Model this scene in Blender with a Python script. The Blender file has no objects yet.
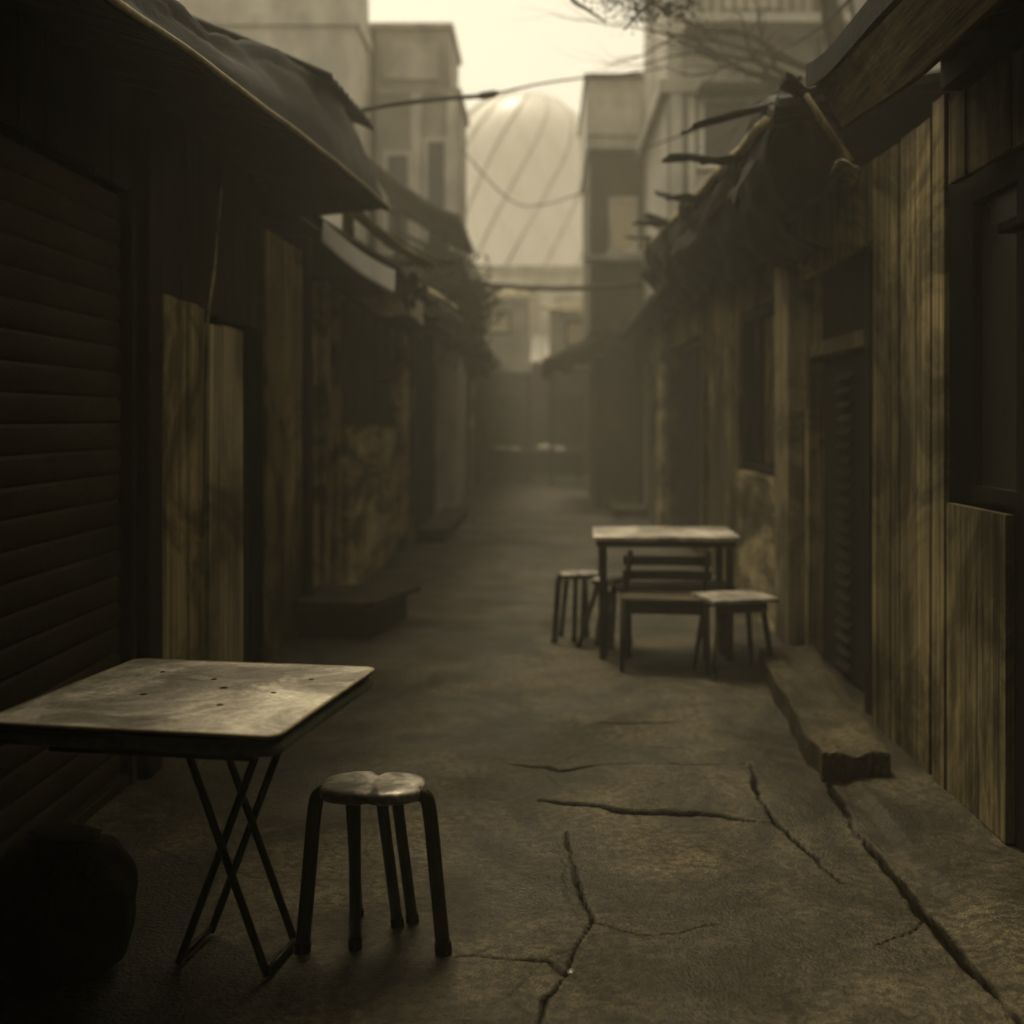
import bpy, math, random
from mathutils import Vector, Matrix, noise
random.seed(7)
R = math.radians
scene = bpy.context.scene
COL = scene.collection

# ------------------------------------------------------------------ camera, light, exposure
F = 1150.0                      # focal length in pixels of a 1024 px wide picture
CX, CY, H = 545.0, 420.0, 1.45  # vanishing point of the alley and eye height
cam_data = bpy.data.cameras.new("camera")
cam = bpy.data.objects.new("camera", cam_data)
COL.objects.link(cam)
cam.location = (0, 0, H)
cam.rotation_euler = (R(90), 0, 0)
cam_data.sensor_width = 36
cam_data.lens = 36 * F / 1024
cam_data.shift_x = -(CX - 512) / 1024
cam_data.shift_y = -(512 - CY) / 1024
cam_data.clip_start, cam_data.clip_end = 0.05, 600
cam_data.dof.use_dof = True
cam_data.dof.focus_distance = 3.4
cam_data.dof.aperture_fstop = 1.5
scene.camera = cam

SUN_EL, SUN_AZ = 69, -30          # degrees; azimuth from +Y (down the alley) towards +X
world = bpy.data.worlds.new("World")
scene.world = world
world.use_nodes = True
wn, wl = world.node_tree.nodes, world.node_tree.links
wn.clear()
sky = wn.new("ShaderNodeTexSky")
sky.sky_type = 'NISHITA'
sky.sun_disc = False
sky.sun_elevation = R(SUN_EL)
sky.sun_rotation = R(SUN_AZ)
sky.air_density, sky.dust_density = 1.0, 3.0
bw = wn.new("ShaderNodeRGBToBW")
tint = wn.new("ShaderNodeMix"); tint.data_type = 'RGBA'; tint.blend_type = 'MULTIPLY'
tint.inputs[0].default_value = 1
tint.inputs[7].default_value = (1.0, 0.91, 0.71, 1)
bg = wn.new("ShaderNodeBackground"); bg.inputs[1].default_value = 0.15
wo = wn.new("ShaderNodeOutputWorld")
wl.new(sky.outputs[0], bw.inputs[0]); wl.new(bw.outputs[0], tint.inputs[6])
wl.new(tint.outputs[2], bg.inputs[0]); wl.new(bg.outputs[0], wo.inputs[0])

sd = bpy.data.lights.new("sun", 'SUN')
sd.energy = 1.3
sd.angle = R(20)
sd.color = (1.0, 0.90, 0.70)
sun = bpy.data.objects.new("sun", sd)
COL.objects.link(sun)
sv = Vector((math.sin(R(SUN_AZ)) * math.cos(R(SUN_EL)), math.cos(R(SUN_AZ)) * math.cos(R(SUN_EL)), math.sin(R(SUN_EL))))
sun.rotation_euler = sv.to_track_quat('Z', 'Y').to_euler()
sun.location = (0, 10, 20)

scene.view_settings.view_transform = 'Standard'
scene.view_settings.look = 'None'
scene.view_settings.gamma = 1
scene.view_settings.exposure = 0.95
scene.render.engine = 'CYCLES'
scene.cycles.use_denoising = True
scene.cycles.max_bounces = 6
scene.cycles.diffuse_bounces = 3
scene.cycles.glossy_bounces = 2
scene.cycles.transmission_bounces = 4
scene.cycles.volume_bounces = 1

# ------------------------------------------------------------------ helpers
def ground_pt(px, py):
    d = F * H / (py - CY)
    return ((px - CX) / F * d, d)

def nz(x, y, z, s=1.0):
    return noise.noise(Vector((x * s, y * s, z * s)))

ORIGIN = {}

def tag(o, label=None, cat=None, group=None, kind=None):
    if label: o['label'] = label
    if cat: o['category'] = cat
    if group: o['group'] = group
    if kind: o['kind'] = kind
    return o

def thing(name, label, cat, loc=(0, 0, 0), rz=0, group=None):
    o = bpy.data.objects.new(name, None)
    o.empty_display_size = 0.1
    COL.objects.link(o)
    o.location = loc
    o.rotation_euler = (0, 0, rz)
    tag(o, label, cat, group)
    ORIGIN[o.name] = Vector(loc)
    return o

class MB:
    """Collects simple shapes and links them as one mesh."""
    def __init__(s):
        s.v, s.f = [], []
    def add(s, verts, faces):
        b = len(s.v)
        s.v += [tuple(p) for p in verts]
        s.f += [tuple(i + b for i in q) for q in faces]
        return s
    def box(s, x0, x1, y0, y1, z0, z1, jit=0.0):
        j = lambda: random.uniform(-jit, jit)
        P = [(x + j(), y + j(), z + j()) for z in (z0, z1) for x, y in ((x0, y0), (x1, y0), (x1, y1), (x0, y1))]
        return s.add(P, [(3, 2, 1, 0), (4, 5, 6, 7), (0, 1, 5, 4), (1, 2, 6, 5), (2, 3, 7, 6), (3, 0, 4, 7)])
    def bar(s, a, b, w, h, up=(0, 0, 1)):
        a, b = Vector(a), Vector(b)
        d = (b - a).normalized()
        u = Vector(up)
        if abs(d.dot(u)) > 0.95: u = Vector((0, 1, 0))
        r = d.cross(u).normalized(); u = r.cross(d)
        P = []
        for c in (a, b):
            for i, k in ((-1, -1), (1, -1), (1, 1), (-1, 1)):
                P.append(c + r * (i * w / 2) + u * (k * h / 2))
        return s.add(P, [(3, 2, 1, 0), (4, 5, 6, 7), (0, 1, 5, 4), (1, 2, 6, 5), (2, 3, 7, 6), (3, 0, 4, 7)])
    def tube(s, pts, rad, seg=10, cap=True):
        pts = [Vector(p) for p in pts]
        n = len(pts)
        if not hasattr(rad, '__len__'): rad = [rad] * n
        P, Q = [], []
        ref = None
        for i, p in enumerate(pts):
            t = (pts[min(i + 1, n - 1)] - pts[max(i - 1, 0)]).normalized()
            if ref is None:
                ref = Vector((0, 0, 1)) if abs(t.z) < 0.9 else Vector((1, 0, 0))
            r = t.cross(ref).normalized()
            u = r.cross(t).normalized(); ref = u
            for k in range(seg):
                a = 2 * math.pi * k / seg
                P.append(p + r * (math.cos(a) * rad[i]) + u * (math.sin(a) * rad[i]))
        for i in range(n - 1):
            for k in range(seg):
                k2 = (k + 1) % seg
                Q.append((i * seg + k, i * seg + k2, (i + 1) * seg + k2, (i + 1) * seg + k))
        if cap:
            Q.append(tuple(range(seg - 1, -1, -1)))
            Q.append(tuple((n - 1) * seg + k for k in range(seg)))
        return s.add(P, Q)
    def grid(s, fn, nu, nv, thick=None):
        """Sheet fn(u,v) -> point; thick = offset vector makes it a closed slab."""
        P = [Vector(fn(i / nu, j / nv)) for j in range(nv + 1) for i in range(nu + 1)]
        W = nu + 1
        Q = [(j * W + i, j * W + i + 1, (j + 1) * W + i + 1, (j + 1) * W + i) for j in range(nv) for i in range(nu)]
        if thick is not None:
            t = Vector(thick); N = len(P)
            P = P + [p + t for p in P]
            Q = Q + [tuple(N + k for k in reversed(q)) for q in Q]
            edge = [i for i in range(W)] + [j * W + nu for j in range(1, nv + 1)] + [nv * W + i for i in range(nu - 1, -1, -1)] + [j * W for j in range(nv - 1, 0, -1)]
            for a, b in zip(edge, edge[1:] + edge[:1]):
                Q.append((b, a, a + N, b + N))
        return s.add(P, Q)
    def ring(s, plane, t0, t1, a0, a1, b0, b1, w):
        """Rectangular frame, border w, lying in plane 'xz' (thickness along y) or 'yz' (thickness along x)."""
        P = []
        for t in (t0, t1):
            for o in (0, w):
                for a, b in ((a0 + o, b0 + o), (a1 - o, b0 + o), (a1 - o, b1 - o), (a0 + o, b1 - o)):
                    P.append((a, t, b) if plane == 'xz' else (t, a, b))
        Q = []
        for k in range(4):
            j = (k + 1) % 4
            Q += [(k, j, 4 + j, 4 + k), (8 + k, 12 + k, 12 + j, 8 + j), (k, 8 + k, 8 + j, j), (4 + k, 4 + j, 12 + j, 12 + k)]
        return s.add(P, Q)
    def prism(s, outline, z0, z1):
        n = len(outline)
        P = [(x, y, z0) for x, y in outline] + [(x, y, z1) for x, y in outline]
        Q = [tuple(range(n - 1, -1, -1)), tuple(range(n, 2 * n))] + [(i, (i + 1) % n, n + (i + 1) % n, n + i) for i in range(n)]
        return s.add(P, Q)
    def planks(s, xf, out, y0, y1, z0, z1, w=0.14, th=0.03, gap=0.008, jit=0.008, lean=0.006):
        y = y0
        while y < y1 - 0.02:
            e = min(y1, y + w * random.uniform(0.7, 1.3))
            if y1 - e < 0.04: e = y1
            o = random.uniform(-jit, jit); l = random.uniform(-lean, lean)
            a, b = y + gap / 2, e - gap / 2
            zt = z1 - random.uniform(0, 0.012); zb = z0 + random.uniform(0, 0.02)
            xa, xb = xf - out * th, xf + out * o
            P = []
            for z, q in ((zb, 0), (zt, l)):
                for x, yy in ((xa, a), (xb + out * random.uniform(-.002, .002), a), (xb, b), (xa, b)):
                    P.append((x, yy + q, z))
            s.add(P, [(3, 2, 1, 0), (4, 5, 6, 7), (0, 1, 5, 4), (1, 2, 6, 5), (2, 3, 7, 6), (3, 0, 4, 7)])
            y = e
        return s
    def build(s, name, m, parent=None, world=True, bevel=0.0, smooth=False, loc=None, sub=0):
        me = bpy.data.meshes.new(name)
        o0 = Vector((0, 0, 0))
        if parent is not None:
            if world: o0 = ORIGIN[parent.name]
        elif loc is not None and world:
            o0 = Vector(loc)
        me.from_pydata([(p[0] - o0.x, p[1] - o0.y, p[2] - o0.z) for p in s.v], [], s.f)
        me.update()
        import bmesh
        bm = bmesh.new(); bm.from_mesh(me)
        bmesh.ops.recalc_face_normals(bm, faces=bm.faces)
        bm.to_mesh(me); bm.free()
        me.materials.append(m)
        o = bpy.data.objects.new(name, me)
        COL.objects.link(o)
        ORIGIN[o.name] = o0
        if parent is not None:
            o.parent = parent
            ORIGIN[o.name] = ORIGIN[parent.name]
        elif loc is not None:
            o.location = loc
        if smooth:
            for p in me.polygons: p.use_smooth = True
        if bevel:
            b = o.modifiers.new("bevel", 'BEVEL'); b.width = bevel; b.segments = 2; b.limit_method = 'ANGLE'; b.angle_limit = R(40)
        if sub:
            b = o.modifiers.new("sub", 'SUBSURF'); b.levels = b.render_levels = sub
        return o

def material(name, lo, hi, scale=(1, 1, 1), ns=6, rough=(0.6, 0.9), bump=0.3, fine=40, stain=0.5, stain_scale=1.2,
             island=0.0, metal=0.0, spec=0.12, dirt=False, bump_dist=0.01, speckle=0.0, patch=0.0, patch_scale=.7, patch_mapped=False):
    m = bpy.data.materials.new(name)
    m.use_nodes = True
    n, l = m.node_tree.nodes, m.node_tree.links
    b = n["Principled BSDF"]
    tc = n.new("ShaderNodeTexCoord")
    mp = n.new("ShaderNodeMapping"); mp.inputs['Scale'].default_value = scale
    l.new(tc.outputs['Object'], mp.inputs[0])
    n1 = n.new("ShaderNodeTexNoise"); n1.inputs['Scale'].default_value = ns; n1.inputs['Detail'].default_value = 8; n1.inputs['Roughness'].default_value = 0.65
    l.new(mp.outputs[0], n1.inputs['Vector'])
    vec = mp.outputs[0]
    if island:
        g = n.new("ShaderNodeNewGeometry")
        off = n.new("ShaderNodeVectorMath"); off.operation = 'ADD'
        sc_ = n.new("ShaderNodeMath"); sc_.operation = 'MULTIPLY'; sc_.inputs[1].default_value = 17
        l.new(g.outputs['Random Per Island'], sc_.inputs[0])
        l.new(mp.outputs[0], off.inputs[0]); l.new(sc_.outputs[0], off.inputs[1])
        l.new(off.outputs[0], n1.inputs['Vector']); vec = off.outputs[0]
    cr = n.new("ShaderNodeValToRGB")
    cr.color_ramp.elements[0].position = 0.3; cr.color_ramp.elements[0].color = (*lo, 1)
    cr.color_ramp.elements[1].position = 0.72; cr.color_ramp.elements[1].color = (*hi, 1)
    l.new(n1.outputs['Fac'], cr.inputs[0])
    col = cr.outputs[0]
    def mul(col, fac_socket, a, bb, lo_p=0.35, hi_p=0.65):
        mr = n.new("ShaderNodeMapRange")
        mr.inputs[1].default_value = lo_p; mr.inputs[2].default_value = hi_p
        mr.inputs[3].default_value = a; mr.inputs[4].default_value = bb
        l.new(fac_socket, mr.inputs[0])
        mx = n.new("ShaderNodeMix"); mx.data_type = 'RGBA'; mx.blend_type = 'MULTIPLY'; mx.inputs[0].default_value = 1
        l.new(col, mx.inputs[6]); l.new(mr.outputs[0], mx.inputs[7])
        return mx.outputs[2]
    n2 = n.new("ShaderNodeTexNoise"); n2.inputs['Scale'].default_value = stain_scale; n2.inputs['Detail'].default_value = 5; n2.inputs['Distortion'].default_value = 0.6
    l.new(tc.outputs['Object'], n2.inputs['Vector'])
    if stain: col = mul(col, n2.outputs['Fac'], 1 - stain, 1.0)
    n3 = n.new("ShaderNodeTexNoise"); n3.inputs['Scale'].default_value = fine; n3.inputs['Detail'].default_value = 6
    l.new(vec, n3.inputs['Vector'])
    col = mul(col, n3.outputs['Fac'], 0.72, 1.1)
    if patch:
        n4 = n.new("ShaderNodeTexNoise"); n4.inputs['Scale'].default_value = patch_scale; n4.inputs['Detail'].default_value = 12; n4.inputs['Roughness'].default_value = .68; n4.inputs['Distortion'].default_value = 1.2
        l.new(mp.outputs[0] if patch_mapped else tc.outputs['Object'], n4.inputs['Vector'])
        col = mul(col, n4.outputs['Fac'], 1 - patch, 1.0, .44, .56)
    if speckle:
        v5 = n.new("ShaderNodeTexNoise"); v5.inputs['Scale'].default_value = 210; v5.inputs['Detail'].default_value = 2
        l.new(tc.outputs['Object'], v5.inputs['Vector'])
        col = mul(col, v5.outputs['Fac'], 1 - speckle, 1 + speckle, .38, .62)
        v6 = n.new("ShaderNodeTexNoise"); v6.inputs['Scale'].default_value = 34; v6.inputs['Detail'].default_value = 5
        l.new(tc.outputs['Object'], v6.inputs['Vector'])
        col = mul(col, v6.outputs['Fac'], 1 - speckle * .8, 1 + speckle * .5, .4, .6)
    if island: col = mul(col, g.outputs['Random Per Island'], 1 - island, 1.0, 0, 1)
    if dirt:
        at = n.new("ShaderNodeAttribute"); at.attribute_name = "dirt"
        mx = n.new("ShaderNodeMix"); mx.data_type = 'RGBA'
        l.new(at.outputs['Fac'], mx.inputs[0]); l.new(col, mx.inputs[6]); mx.inputs[7].default_value = (0.006, 0.005, 0.003, 1)
        col = mx.outputs[2]
    if dirt:
        ms = n.new("ShaderNodeMapRange"); ms.inputs[3].default_value = spec; ms.inputs[4].default_value = 0.0
        l.new(at.outputs['Fac'], ms.inputs[0]); l.new(ms.outputs[0], b.inputs['Specular IOR Level'])
    l.new(col, b.inputs['Base Color'])
    mr = n.new("ShaderNodeMapRange"); mr.inputs[1].default_value = 0.3; mr.inputs[2].default_value = 0.7
    mr.inputs[3].default_value = rough[0]; mr.inputs[4].default_value = rough[1]
    l.new(n2.outputs['Fac'], mr.inputs[0]); l.new(mr.outputs[0], b.inputs['Roughness'])
    b.inputs['Metallic'].default_value = metal
    b.inputs['Specular IOR Level'].default_value = spec
    b.inputs['Specular Tint'].default_value = (1, .86, .58, 1)
    if bump:
        ad = n.new("ShaderNodeMath"); ad.operation = 'ADD'
        l.new(n1.outputs['Fac'], ad.inputs[0]); l.new(n3.outputs['Fac'], ad.inputs[1])
        bp = n.new("ShaderNodeBump"); bp.inputs['Strength'].default_value = bump; bp.inputs['Distance'].default_value = bump_dist
        l.new(ad.outputs[0], bp.inputs['Height']); l.new(bp.outputs[0], b.inputs['Normal'])
    return m

def sep(v, warm=1.0):   # olive-brown of a given reflectance
    return (v, v * (1 - 0.20 * warm), v * (1 - 0.57 * warm))

M = {}
M['ground'] = material("ground_concrete", sep(.034), sep(.10), ns=3.2, fine=90, stain=.5, stain_scale=1.5, rough=(.4, .9), bump=.8, spec=.25, dirt=True, bump_dist=.008, speckle=.6, patch=.62, patch_scale=1.1)
M['slab'] = material("slab_concrete", sep(.04), sep(.11), ns=4, fine=50, speckle=.35, patch=.4, patch_scale=2.5, stain=.5, rough=(.5, .9), bump=.7, bump_dist=.02)
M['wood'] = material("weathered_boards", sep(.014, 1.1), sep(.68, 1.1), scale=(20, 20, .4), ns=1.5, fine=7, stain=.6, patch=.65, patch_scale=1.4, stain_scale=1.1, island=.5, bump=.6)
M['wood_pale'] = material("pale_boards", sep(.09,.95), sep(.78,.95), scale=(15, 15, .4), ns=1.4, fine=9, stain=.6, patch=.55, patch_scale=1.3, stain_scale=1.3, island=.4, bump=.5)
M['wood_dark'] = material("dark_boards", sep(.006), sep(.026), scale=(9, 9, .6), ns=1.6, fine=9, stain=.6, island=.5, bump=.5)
M['shutter'] = material("shutter_paint", sep(.018), sep(.045), scale=(1, 1, 3), ns=2.5, fine=30, stain=.5, rough=(.45, .75), bump=.2)
M['plaster'] = material("stained_plaster", sep(.16), sep(.72), scale=(1, .28, 1), ns=3.2, fine=35, stain=.4, stain_scale=1.6, patch=.75, patch_scale=2.4, patch_mapped=True, bump=.5)
M['plaster_dark'] = material("dark_plaster", sep(.025), sep(.07), ns=3, fine=30, stain=.5, bump=.4)
M['dark'] = material("near_black", sep(.006), sep(.015), ns=3, fine=20, stain=.4, bump=.2)  # near-black tone for interiors, doors and small dark parts
M['tin_dark'] = material("rusty_roof_sheet", sep(.006), sep(.028), scale=(1, 1, 1), ns=3, fine=30, stain=.6, spec=.08, rough=(.5, .9), bump=.3)
M['tin_pale'] = material("pale_roof_sheet", sep(.2), sep(.42), ns=3, fine=30, stain=.5, rough=(.4, .7), bump=.3)
M['tarp'] = material("dark_tarpaulin", sep(.004), sep(.014), ns=5, fine=60, stain=.4, spec=.1, rough=(.5, .8), bump=.3)
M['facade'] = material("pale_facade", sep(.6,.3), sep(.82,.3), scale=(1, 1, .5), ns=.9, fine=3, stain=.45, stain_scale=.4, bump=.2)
M['facade_mid'] = material("grey_facade", sep(.42,.35), sep(.62,.35), scale=(1, 1, .5), ns=.9, fine=3, stain=.5, stain_scale=.45, bump=.2)
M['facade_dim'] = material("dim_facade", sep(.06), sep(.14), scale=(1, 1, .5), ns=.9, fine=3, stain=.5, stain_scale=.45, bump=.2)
M['table_top'] = material("worn_table_sheet", sep(.46, .6), sep(.74, .6), ns=2.6, fine=70, stain=.45, stain_scale=3.2, patch=.5, patch_scale=3.4, speckle=.12, rough=(.28, .6), bump=.06, spec=.5)
M['table_rim'] = material("green_rim", (.10, .11, .075), (.20, .21, .14), ns=6, fine=60, stain=.4, rough=(.3, .55), bump=.1)
M['steel'] = material("dark_steel", sep(.01), sep(.03), ns=8, fine=80, stain=.4, rough=(.3, .55), bump=.1)
M['seat'] = material("worn_metal_seat", sep(.22, .6), sep(.5, .6), ns=6, fine=50, stain=.6, stain_scale=7, rough=(.25, .5), bump=.15, spec=.5, metal=.2, patch=.6, patch_scale=6)
M['seat_wood'] = material("worn_wood_seat", sep(.08, .7), sep(.36, .7), scale=(1, 6, 6), ns=4, fine=20, stain=.5, stain_scale=5, rough=(.35, .65), bump=.2)
M['leaf'] = material("leaves", (.012, .012, .005), (.04, .038, .016), ns=9, fine=30, stain=.3, bump=0)
M['bark'] = material("bark", sep(.03), sep(.09), ns=8, fine=30, stain=.3, bump=.4)
M['cable'] = material("cable_sheath", sep(.012), sep(.03), ns=8, fine=30, stain=0, bump=0)
M['fascia'] = material('weathered_fascia', sep(.02), sep(.26), scale=(20, .7, 20), ns=1.5, fine=7, stain=.6, patch=.5, patch_scale=1.5, bump=.4)
M['sack'] = material("dark_sackcloth", sep(.012), sep(.045), ns=8, fine=120, stain=.4, rough=(.8, .95), bump=.5)
M['white'] = material("pale_cloth", sep(.5, .6), sep(.75, .6), ns=6, fine=40, stain=.2, bump=.2)

M['wood_seat_dark'] = material("dark_wood_seat", sep(.03), sep(.13), scale=(1, 6, 6), ns=4, fine=20, stain=.5, stain_scale=5, rough=(.35, .65), bump=.2)

def glass(name, col, alpha, rough=.15):
    m = bpy.data.materials.new(name); m.use_nodes = True
    b = m.node_tree.nodes["Principled BSDF"]
    b.inputs['Base Color'].default_value = (*col, 1); b.inputs['Alpha'].default_value = alpha; b.inputs['Roughness'].default_value = rough
    nn = m.node_tree.nodes.new("ShaderNodeTexNoise"); nn.inputs['Scale'].default_value = 3
    mr = m.node_tree.nodes.new("ShaderNodeMapRange"); mr.inputs[3].default_value = rough * .6; mr.inputs[4].default_value = rough * 1.6
    m.node_tree.links.new(nn.outputs[0], mr.inputs[0]); m.node_tree.links.new(mr.outputs[0], b.inputs['Roughness'])
    return m
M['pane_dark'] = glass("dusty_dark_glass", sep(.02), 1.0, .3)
M['pane_pale'] = glass("dusty_pale_glass", sep(.5, .7), 1.0, .35)
M['dome_glass'] = glass("milky_dome_glass", sep(.85, .3), .7, .3)

# ------------------------------------------------------------------ ground
def build_ground():
    def seq(parts):
        out = []
        for a, b, st in parts:
            n = max(1, round((b - a) / st))
            out += [a + (b - a) * i / n for i in range(n)]
        return out + [parts[-1][1]]
    xs = seq([(-70, -6, 16), (-6, -1.9, .5), (-1.9, 1.9, .0085), (1.9, 6, .5), (6, 70, 16)])
    ys = seq([(-20, -4, 4), (-4, 2.4, .2), (2.5, 5.6, .0085), (5.6, 7.4, .03), (7.4, 12, .05), (12, 34, .2), (34, 140, 8)])
    G = ground_pt
    cracks = [   # polyline, half width, depth
        ([G(505, 762), G(560, 770), G(620, 763), G(690, 766), G(750, 765)], .034, .03),
        ([G(540, 802), G(600, 805), G(650, 812), G(700, 815), G(778, 824)], .042, .045),
        ([G(750, 765), G(760, 800), G(780, 826), G(815, 858), G(842, 884)], .016, .02),
        ([G(565, 830), G(572, 868), G(584, 905), G(592, 925), G(578, 950), G(566, 976)], .014, .025),
        ([G(592, 925), G(640, 938), G(720, 925)], .006, .01),
        ([G(452, 955), G(500, 960), G(545, 962), G(566, 976)], .026, .04),
        ([G(566, 976), G(545, 1000), G(540, 1024)], .014, .015),
        ([G(768, 672), G(815, 760), G(850, 822), G(905, 890), G(950, 945), G(1012, 1016), (1.13, 2.4)], .026, .05),
        ([G(880, 948), G(910, 930), G(925, 920)], .008, .015),
        ([G(600, 722), G(680, 722)], .04, .008),
        ([G(620, 745), G(690, 748)], .03, .006),
    ]
    rc = random.Random(11)
    for k in range(9):
        x, y = rc.uniform(-.7, 1.1), rc.uniform(2.8, 6.5)
        a = rc.uniform(0, math.pi)
        pl = [(x, y)]
        for _ in range(rc.randint(3, 7)):
            a += rc.uniform(-.7, .7)
            x += math.cos(a) * .12; y += math.sin(a) * .16
            pl.append((x, y))
        cracks.append((pl, rc.uniform(.005, .008), .005))
    def jag(poly, step=.06, amp=.02):
        out = []
        for (x0, y0), (x1, y1) in zip(poly, poly[1:]):
            L = math.hypot(x1 - x0, y1 - y0); n = max(1, int(L / step))
            for i in range(n):
                t = i / n
                x, y = x0 + (x1 - x0) * t, y0 + (y1 - y0) * t
                out.append((x + nz(x, y, 3.1, 9) * amp + nz(x, y, 8.1, 27) * amp * .5, y + nz(x, y, 7.7, 9) * amp * 1.6 + nz(x, y, 5.7, 27) * amp * .6))
        out.append(poly[-1])
        return out
    import numpy as np
    X, Y = np.meshgrid(np.array(xs), np.array(ys))
    Z = np.zeros_like(X); D = np.zeros_like(X)
    near = (np.abs(X) < 1.95) & (Y > -4) & (Y < 34)
    idx = np.argwhere(near)
    for a, b in idx:
        x, y = X[a, b], Y[a, b]
        z = nz(x, y, 0, .8) * .02 + nz(x, y, 5, 3.5) * .007
        if 2.4 < y < 9: z += nz(x, y, 9, 9) * .003 + nz(x, y, 19, 25) * .0012
        e = 1.19 + nz(0, y, 2, 2) * .03
        if x > e: z += min(1, (x - e) / .05) * .022
        Z[a, b] = z
    for poly, hw, dep in cracks:
        pl = jag(poly)
        xs_ = [p[0] for p in pl]; ys_ = [p[1] for p in pl]
        box = (X > min(xs_) - .15) & (X < max(xs_) + .15) & (Y > min(ys_) - .15) & (Y < max(ys_) + .15)
        dist = np.full(X.shape, 9.0)
        px, py = X[box], Y[box]
        dd = np.full(px.shape, 9.0)
        for (x0, y0), (x1, y1) in zip(pl, pl[1:]):
            vx, vy = x1 - x0, y1 - y0
            t = np.clip(((px - x0) * vx + (py - y0) * vy) / (vx * vx + vy * vy + 1e-9), 0, 1)
            dd = np.minimum(dd, np.hypot(px - x0 - t * vx, py - y0 - t * vy))
        wv = np.array([hw * .62 * max(.2, .85 + 1.2 * nz(x, y, 1, 3.5) + .35 * nz(x, y, 3, 16)) * min(1, .25 + min(math.hypot(x - pl[0][0], y - pl[0][1]), math.hypot(x - pl[-1][0], y - pl[-1][1])) / .22) for x, y in zip(px, py)])
        k = np.clip(1 - dd / np.maximum(wv, .002), 0, 1)
        prof = np.minimum(1, k * 1.15)
        Z[box] -= prof * dep * .7
        D[box] = np.maximum(D[box], np.clip((1.3 - dd / np.maximum(wv, .005)) * 1.6, 0, 1) * min(1, dep / .012))
    W = len(xs); Hn = len(ys)
    me = bpy.data.meshes.new("ground")
    V = np.stack([X.ravel(), Y.ravel(), Z.ravel()], 1)
    ii = np.arange(W * (Hn - 1)); ii = ii[ii % W != W - 1]
    Fc = np.stack([ii, ii + 1, ii + W + 1, ii + W], 1)
    me.from_pydata(V.tolist(), [], Fc.tolist())
    at = me.attributes.new("dirt", 'FLOAT', 'POINT')
    at.data.foreach_set("value", D.ravel().astype('f'))
    me.materials.append(M['ground'])
    for p in me.polygons: p.use_smooth = True
    o = bpy.data.objects.new("ground", me); COL.objects.link(o)
    tag(o, "cracked damp concrete floor of the narrow alley", "ground", kind="structure")
build_ground()

# ------------------------------------------------------------------ roofs
def sheet_roof(mb, a0, a1, b0, b1, waves, amp=.02, th=.02, lump=.02, nv=10, curl=0.0):
    """Corrugated patch; a = lower (eave) edge, b = upper edge, corrugations run a -> b."""
    a0, a1, b0, b1 = map(Vector, (a0, a1, b0, b1))
    nu = waves * 6
    def fn(u, v):
        p = a0.lerp(a1, u).lerp(b0.lerp(b1, u), v)
        p.z += amp * math.sin(u * waves * 2 * math.pi) + lump * nz(p.x, p.y, p.z, 1.6) + curl * (1 - v) ** 3
        return p
    mb.grid(fn, nu, nv, (0, 0, th))

def drape(mb, fn_top, fn_bot, nu, nv, out, bulge=.1, fold=.05, seed=0, th=.012):
    def fn(u, v):
        p = Vector(fn_top(u)).lerp(Vector(fn_bot(u)), v)
        k = math.sin(math.pi * v)
        q = nz(p.y * 1.1, p.z * 5.5 + p.y * .9, seed, 1.0) + .5 * nz(p.y * 3, p.z * 9, seed + 3, 1.0)
        p.x += out * (bulge * k + fold * q * (.3 + .7 * v))
        p.z += fold * .6 * nz(p.y * 2.2, v * 3, seed + 9, 1.0) * (.2 + v)
        return p
    mb.grid(fn, nu, nv, (-out * th, 0, th))

# ------------------------------------------------------------------ left row
XL, XR = -1.65, 1.55

# house with the roller shutter
hs = thing("shophouse", "dark timber shophouse with the closed roller shutter beside the near table", "house", (-3, 2, 0))
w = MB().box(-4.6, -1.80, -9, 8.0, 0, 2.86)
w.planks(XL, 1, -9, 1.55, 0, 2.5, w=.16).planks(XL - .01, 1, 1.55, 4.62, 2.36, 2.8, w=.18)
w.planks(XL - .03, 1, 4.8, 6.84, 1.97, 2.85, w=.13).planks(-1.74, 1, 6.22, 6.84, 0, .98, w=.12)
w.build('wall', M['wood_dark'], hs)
w = MB().planks(XL, 1, 6.85, 7.8, 0, 2.6, w=.17, jit=.012)
tag(w.build('wall', M['wood'], hs), "weathered lighter boards at the far end")
def shutter_fn(u, v):
    z = .03 + 2.31 * u
    k = (u * 23) % 1.0
    return (XL - .045 + .011 * math.sin(math.pi * k) ** .5 + .004 * nz(v * 4, z, 0, 1), 1.58 + 3.03 * v, z)
sh = MB().grid(shutter_fn, 23 * 8, 12, (-.01, 0, 0)).build('roller_shutter', M['shutter'], hs, smooth=False)
MB().box(XL - .06, XL + .005, 1.6, 4.56, .0, .05).build('bottom_bar', M['steel'], sh, bevel=.006)
MB().box(XL - .06, XL + .012, 4.565, 4.62, 0, 2.35).build('guide_rail', M['steel'], hs, bevel=.004)
MB().box(XL - .14, XL + .06, 4.625, 4.79, 0, 2.8).build('post', M['dark'], hs, bevel=.01)
d = MB().planks(XL, 1, 4.81, 5.575, .04, 2.0, w=.19, gap=.005, jit=.006).build('door', M['wood'], hs)
d = MB().planks(XL + .02, 1, 5.60, 6.2, .04, 1.93, w=.2, gap=.005, jit=.006)
tag(d.build('door', M['wood_pale'], hs), "paler worn door leaf")
MB().box(XL - .12, XL + .04, 7.82, 7.98, 0, 2.7).build('post', M['wood_dark'], hs, bevel=.01)
rf = MB()
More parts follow.
